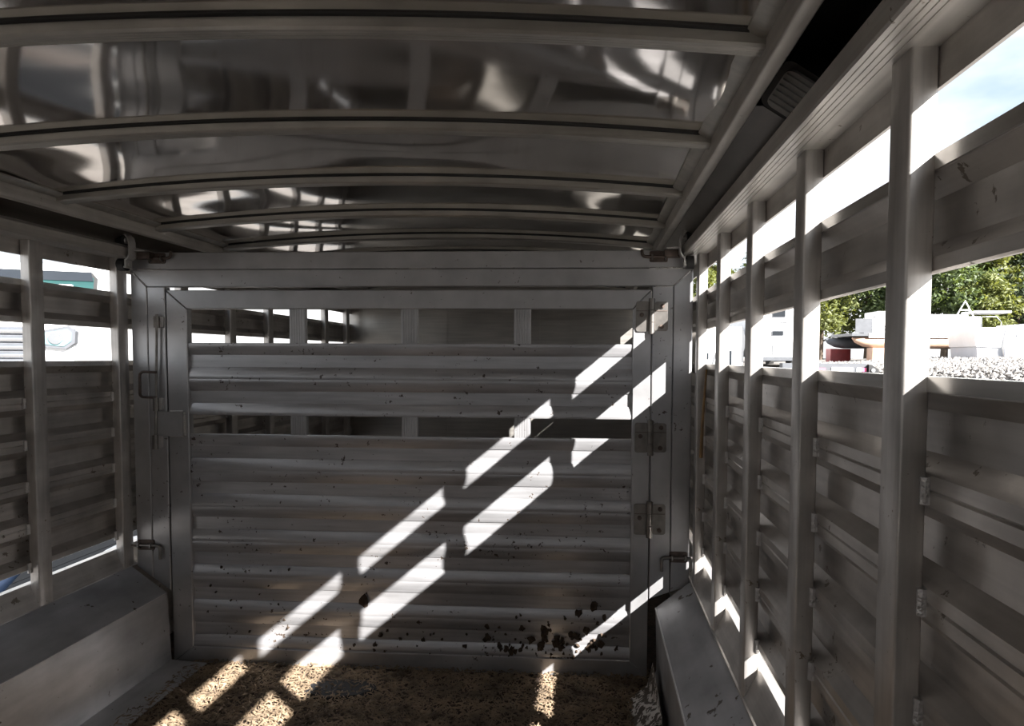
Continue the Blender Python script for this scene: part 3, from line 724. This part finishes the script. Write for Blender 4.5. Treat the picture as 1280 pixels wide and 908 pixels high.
tree('broad mid green tree left of the sky hole behind the bank', 17.3, 33.5, 6.0, 2.4, 'leaf_a', 7000, 1)
tree('tall yellow green tree in the middle behind the white cabinet', 20.2, 34.5, 7.6, 2.1, 'leaf_b', 7000, 2)
tree('low yellow green bush in front of the tall trees', 18.4, 32.0, 3.9, 1.5, 'leaf_b', 4500, 3, .12)
tree('dark green tree at the right edge above the white box', 22.6, 34.0, 6.3, 2.6, 'leaf_c', 7000, 4)
tree('dark leafy tree low behind the cabinets', 20.5, 33.0, 3.9, 2.3, 'leaf_c', 6000, 5, .1)
tree('mid green tree directly behind the boat console', 14.6, 36, 5.3, 2.5, 'leaf_a', 6000, 6, .15)
tree('dark green tree behind the stern of the boat', 16.9, 36.5, 5.3, 2.4, 'leaf_c', 5500, 7, .15)
tree('yellow green tree behind the boat bow', 12.2, 36.0, 4.9, 2.2, 'leaf_b', 5500, 8, .15)
tree('tall slender tree seen through the top gap beside the gate', 7.0, 40, 8.6, 2.0, 'leaf_b', 5500, 9, .3, 'trees behind the campers')
tree('smaller round tree peeping over the upper slat', 9.6, 41, 6.8, 1.8, 'leaf_a', 4500, 10, .3, 'trees behind the campers')

# ================================================================ outside, left: white pickup carried on a flatbed
tk = thing('pickup_truck', 'white pickup truck with green tinted windscreen outside the left wall', 'truck', (-7.13, 7.22, .68), math.radians(23))
def T(mb, name, m, par=None, sharp=35): return mb.build(name, m, par or tk, local=True, sharp=sharp)
# local axes: x to the viewer's right, -y towards the viewer, z up from the deck
T(MB().ext([(0, .35), (.05, .95), (.12, 1.12), (1.15, 1.22), (1.15, .35)], 'X', -.93, .93), 'hood', 'paint_white')
T(MB().ext([(1.15, .35), (1.15, 1.22), (1.85, 1.94), (2.2, 2.03), (3.3, 2.02), (3.75, 1.25), (3.75, .35)], 'X', -.9, .9), 'cab', 'paint_white')
T(MB().ext([(3.75, .35), (3.75, 1.25), (5.6, 1.22), (5.6, .35)], 'X', -.93, .93), 'bed', 'paint_white')
ws = MB(); ya, za, yb_, zb_ = 1.15, 1.235, 1.79, 1.90
nrm = Vector((0, -(zb_ - za), (yb_ - ya))).normalized() * .015
outl = [(-.82, 0.04), (.82, .04), (.84, .2), (.76, .82), (.66, .97), (-.66, .97), (-.76, .82), (-.84, .2)]
pt = [Vector((x, ya + (yb_ - ya) * t, za + (zb_ - za) * t)) for x, t in outl]
ws.add([tuple(p + nrm) for p in pt] + [tuple(p - nrm) for p in pt], [tuple(range(8))] + [tuple(range(15, 7, -1))] + [(i, (i + 1) % 8, 8 + (i + 1) % 8, 8 + i) for i in range(8)])
T(ws, 'windscreen', 'glass_teal')
vis = MB()
for a, b in ((-.66, .66),):
    q = [Vector((x, ya + (yb_ - ya) * t, za + (zb_ - za) * t)) + nrm * 1.3 for x, t in ((a - .06, .74), (b + .06, .74), (b, .95), (a, .95))]
    vis.add([tuple(p) for p in q] + [tuple(p + nrm * .4) for p in q], [(0, 1, 2, 3), (7, 6, 5, 4), (0, 4, 5, 1), (1, 5, 6, 2), (2, 6, 7, 3), (3, 7, 4, 0)])
T(MB().add([tuple(p + nrm * 1.05) for p in pt] + [tuple(Vector((p.x * .94, p.y, p.z)) + nrm * 1.05 + Vector((0, .03 * (1 if i in (0, 1) else -1 if i in (4, 5) else 0), .03 * (1 if i in (0, 1) else -1 if i in (4, 5) else 0)))) for i, p in enumerate(pt)],
           [(i, (i + 1) % 8, 8 + (i + 1) % 8, 8 + i) for i in range(8)]), 'windscreen_seal', 'rubber')
T(vis, 'tint_band', 'glass_dark')
T(MB().rbox(.28, .50, 1.50, 1.53, 1.62, 1.68, .015, 'Y'), 'sticker', 'plate')
for s in (-1, 1):
    T(MB().ext([(1.35, 1.28), (1.9, 1.78), (2.45, 1.82), (2.45, 1.28)], 'X', s * .9, s * .912), 'side_window', 'glass_dark')
    T(MB().rbox(s * 1.06 - .11, s * 1.06 + .11, 1.45, 1.55, 1.2, 1.45, .04, 'Y'), 'mirror', 'paint_white')
    hl = T(MB().ext([(s * .56, .80), (s * .60, .98), (s * .90, 1.05), (s * .97, .98), (s * .96, .84), (s * .86, .77)], 'Y', -.03, .08), 'headlight', 'grey_trim')
    T(MB().ext([(s * .60, .83), (s * .635, .955), (s * .885, 1.01), (s * .935, .96), (s * .925, .86), (s * .85, .80)], 'Y', -.04, -.028), 'headlight_glass', 'lamp_glass', hl)
    T(MB().disc((s * .77, -.045, .90), 'Y', .075, .02, 22), 'reflector_bowl', 'chrome', hl)
    for y in (.95, 4.5): T(MB().disc((s * .775, y, .38), 'X', .38, .25, 24).disc((s * .905, y, .38), 'X', .2, .02, 16), 'wheel', 'rubber')
grl = T(MB().box(-.52, .52, -.03, .04, .62, 1.03), 'grille', 'grey_trim')
for k in range(4): T(MB().rbox(-.5, .5, -.06, -.03, .66 + .095 * k, .72 + .095 * k, .012, 'X'), 'bar', 'chrome', grl)
T(MB().rbox(-.98, .98, -.18, .06, .38, .58, .04, 'X'), 'bumper', 'chrome')
fb = thing('flatbed_hauler', 'dark flatbed hauler deck carrying the white pickup', 'trailer', (-7.13, 7.22, -.45), math.radians(23))
def FB(mb, name, m): return mb.build(name, m, fb, local=True)
FB(MB().box(-1.15, 1.15, -.5, 6.4, .99, 1.128), 'deck', 'grey_trim')
for s in (-1, 1):
    FB(MB().box(s * 1.15 - .03, s * 1.15 + .03, -.5, 6.4, .95, 1.16), 'side_rail', 'dark_steel')
    for y in (2.8, 3.7): FB(MB().disc((s * .85, y, .38), 'X', .38, .25, 24).disc((s * .985, y, .38), 'X', .2, .02, 16), 'wheel', 'rubber')
    FB(MB().box(s * .9 - .04, s * .9 + .04, -.3, -.2, 0, .99), 'jack_leg', 'steel')

# low utility trailer parked close along the left side, glimpsed through the bottom slit
ut = thing('utility_trailer', 'low dark utility trailer with white mudguard close outside the left wall', 'trailer', (-3.6, 4.4, -.45))
for k in range(9):
    x = -4.55 + .205 * k; MB().box(x, x + .198, 2.0, 6.6, .02, .06).build('deck_plank', 'tar', ut)
for x in (-4.6, -2.70): MB().box(x, x + .05, 2.0, 6.6, -.06, .10).build('side_rail', 'dark_steel', ut)
for x in (-4.75, -2.62):
    for y in (3.3, 4.1): 
        wv = MB().disc((x + .02, y, -.13), 'X', .32, .16, 26).build('wheel', 'rubber', ut); MB().disc((x + .105, y, -.13), 'X', .19, .02, 20).build('rim', 'fibre_white', wv)
gd = MB(); n = 12; prf = [(3.7 + .82 * math.cos(math.pi * k / n), -.12 + .42 * math.sin(math.pi * k / n)) for k in range(n + 1)]
for x0 in (-2.72,):
    MB().ext(prf + [(3.7 + (y - 3.7) * .96, z - .02) for y, z in prf[::-1]], 'X', x0, x0 + .22).build('mudguard', 'fibre_white', ut)
M['blue'] = mat('blue paint', (.10, .17, .32), .4, var=.2, var_scale=9)
MB().tube([(-2.95, 3.02, .06), (-2.95, 3.02, .20), (-3.0, 3.2, .26)], .035, 12).build('jack_post', 'blue', ut)
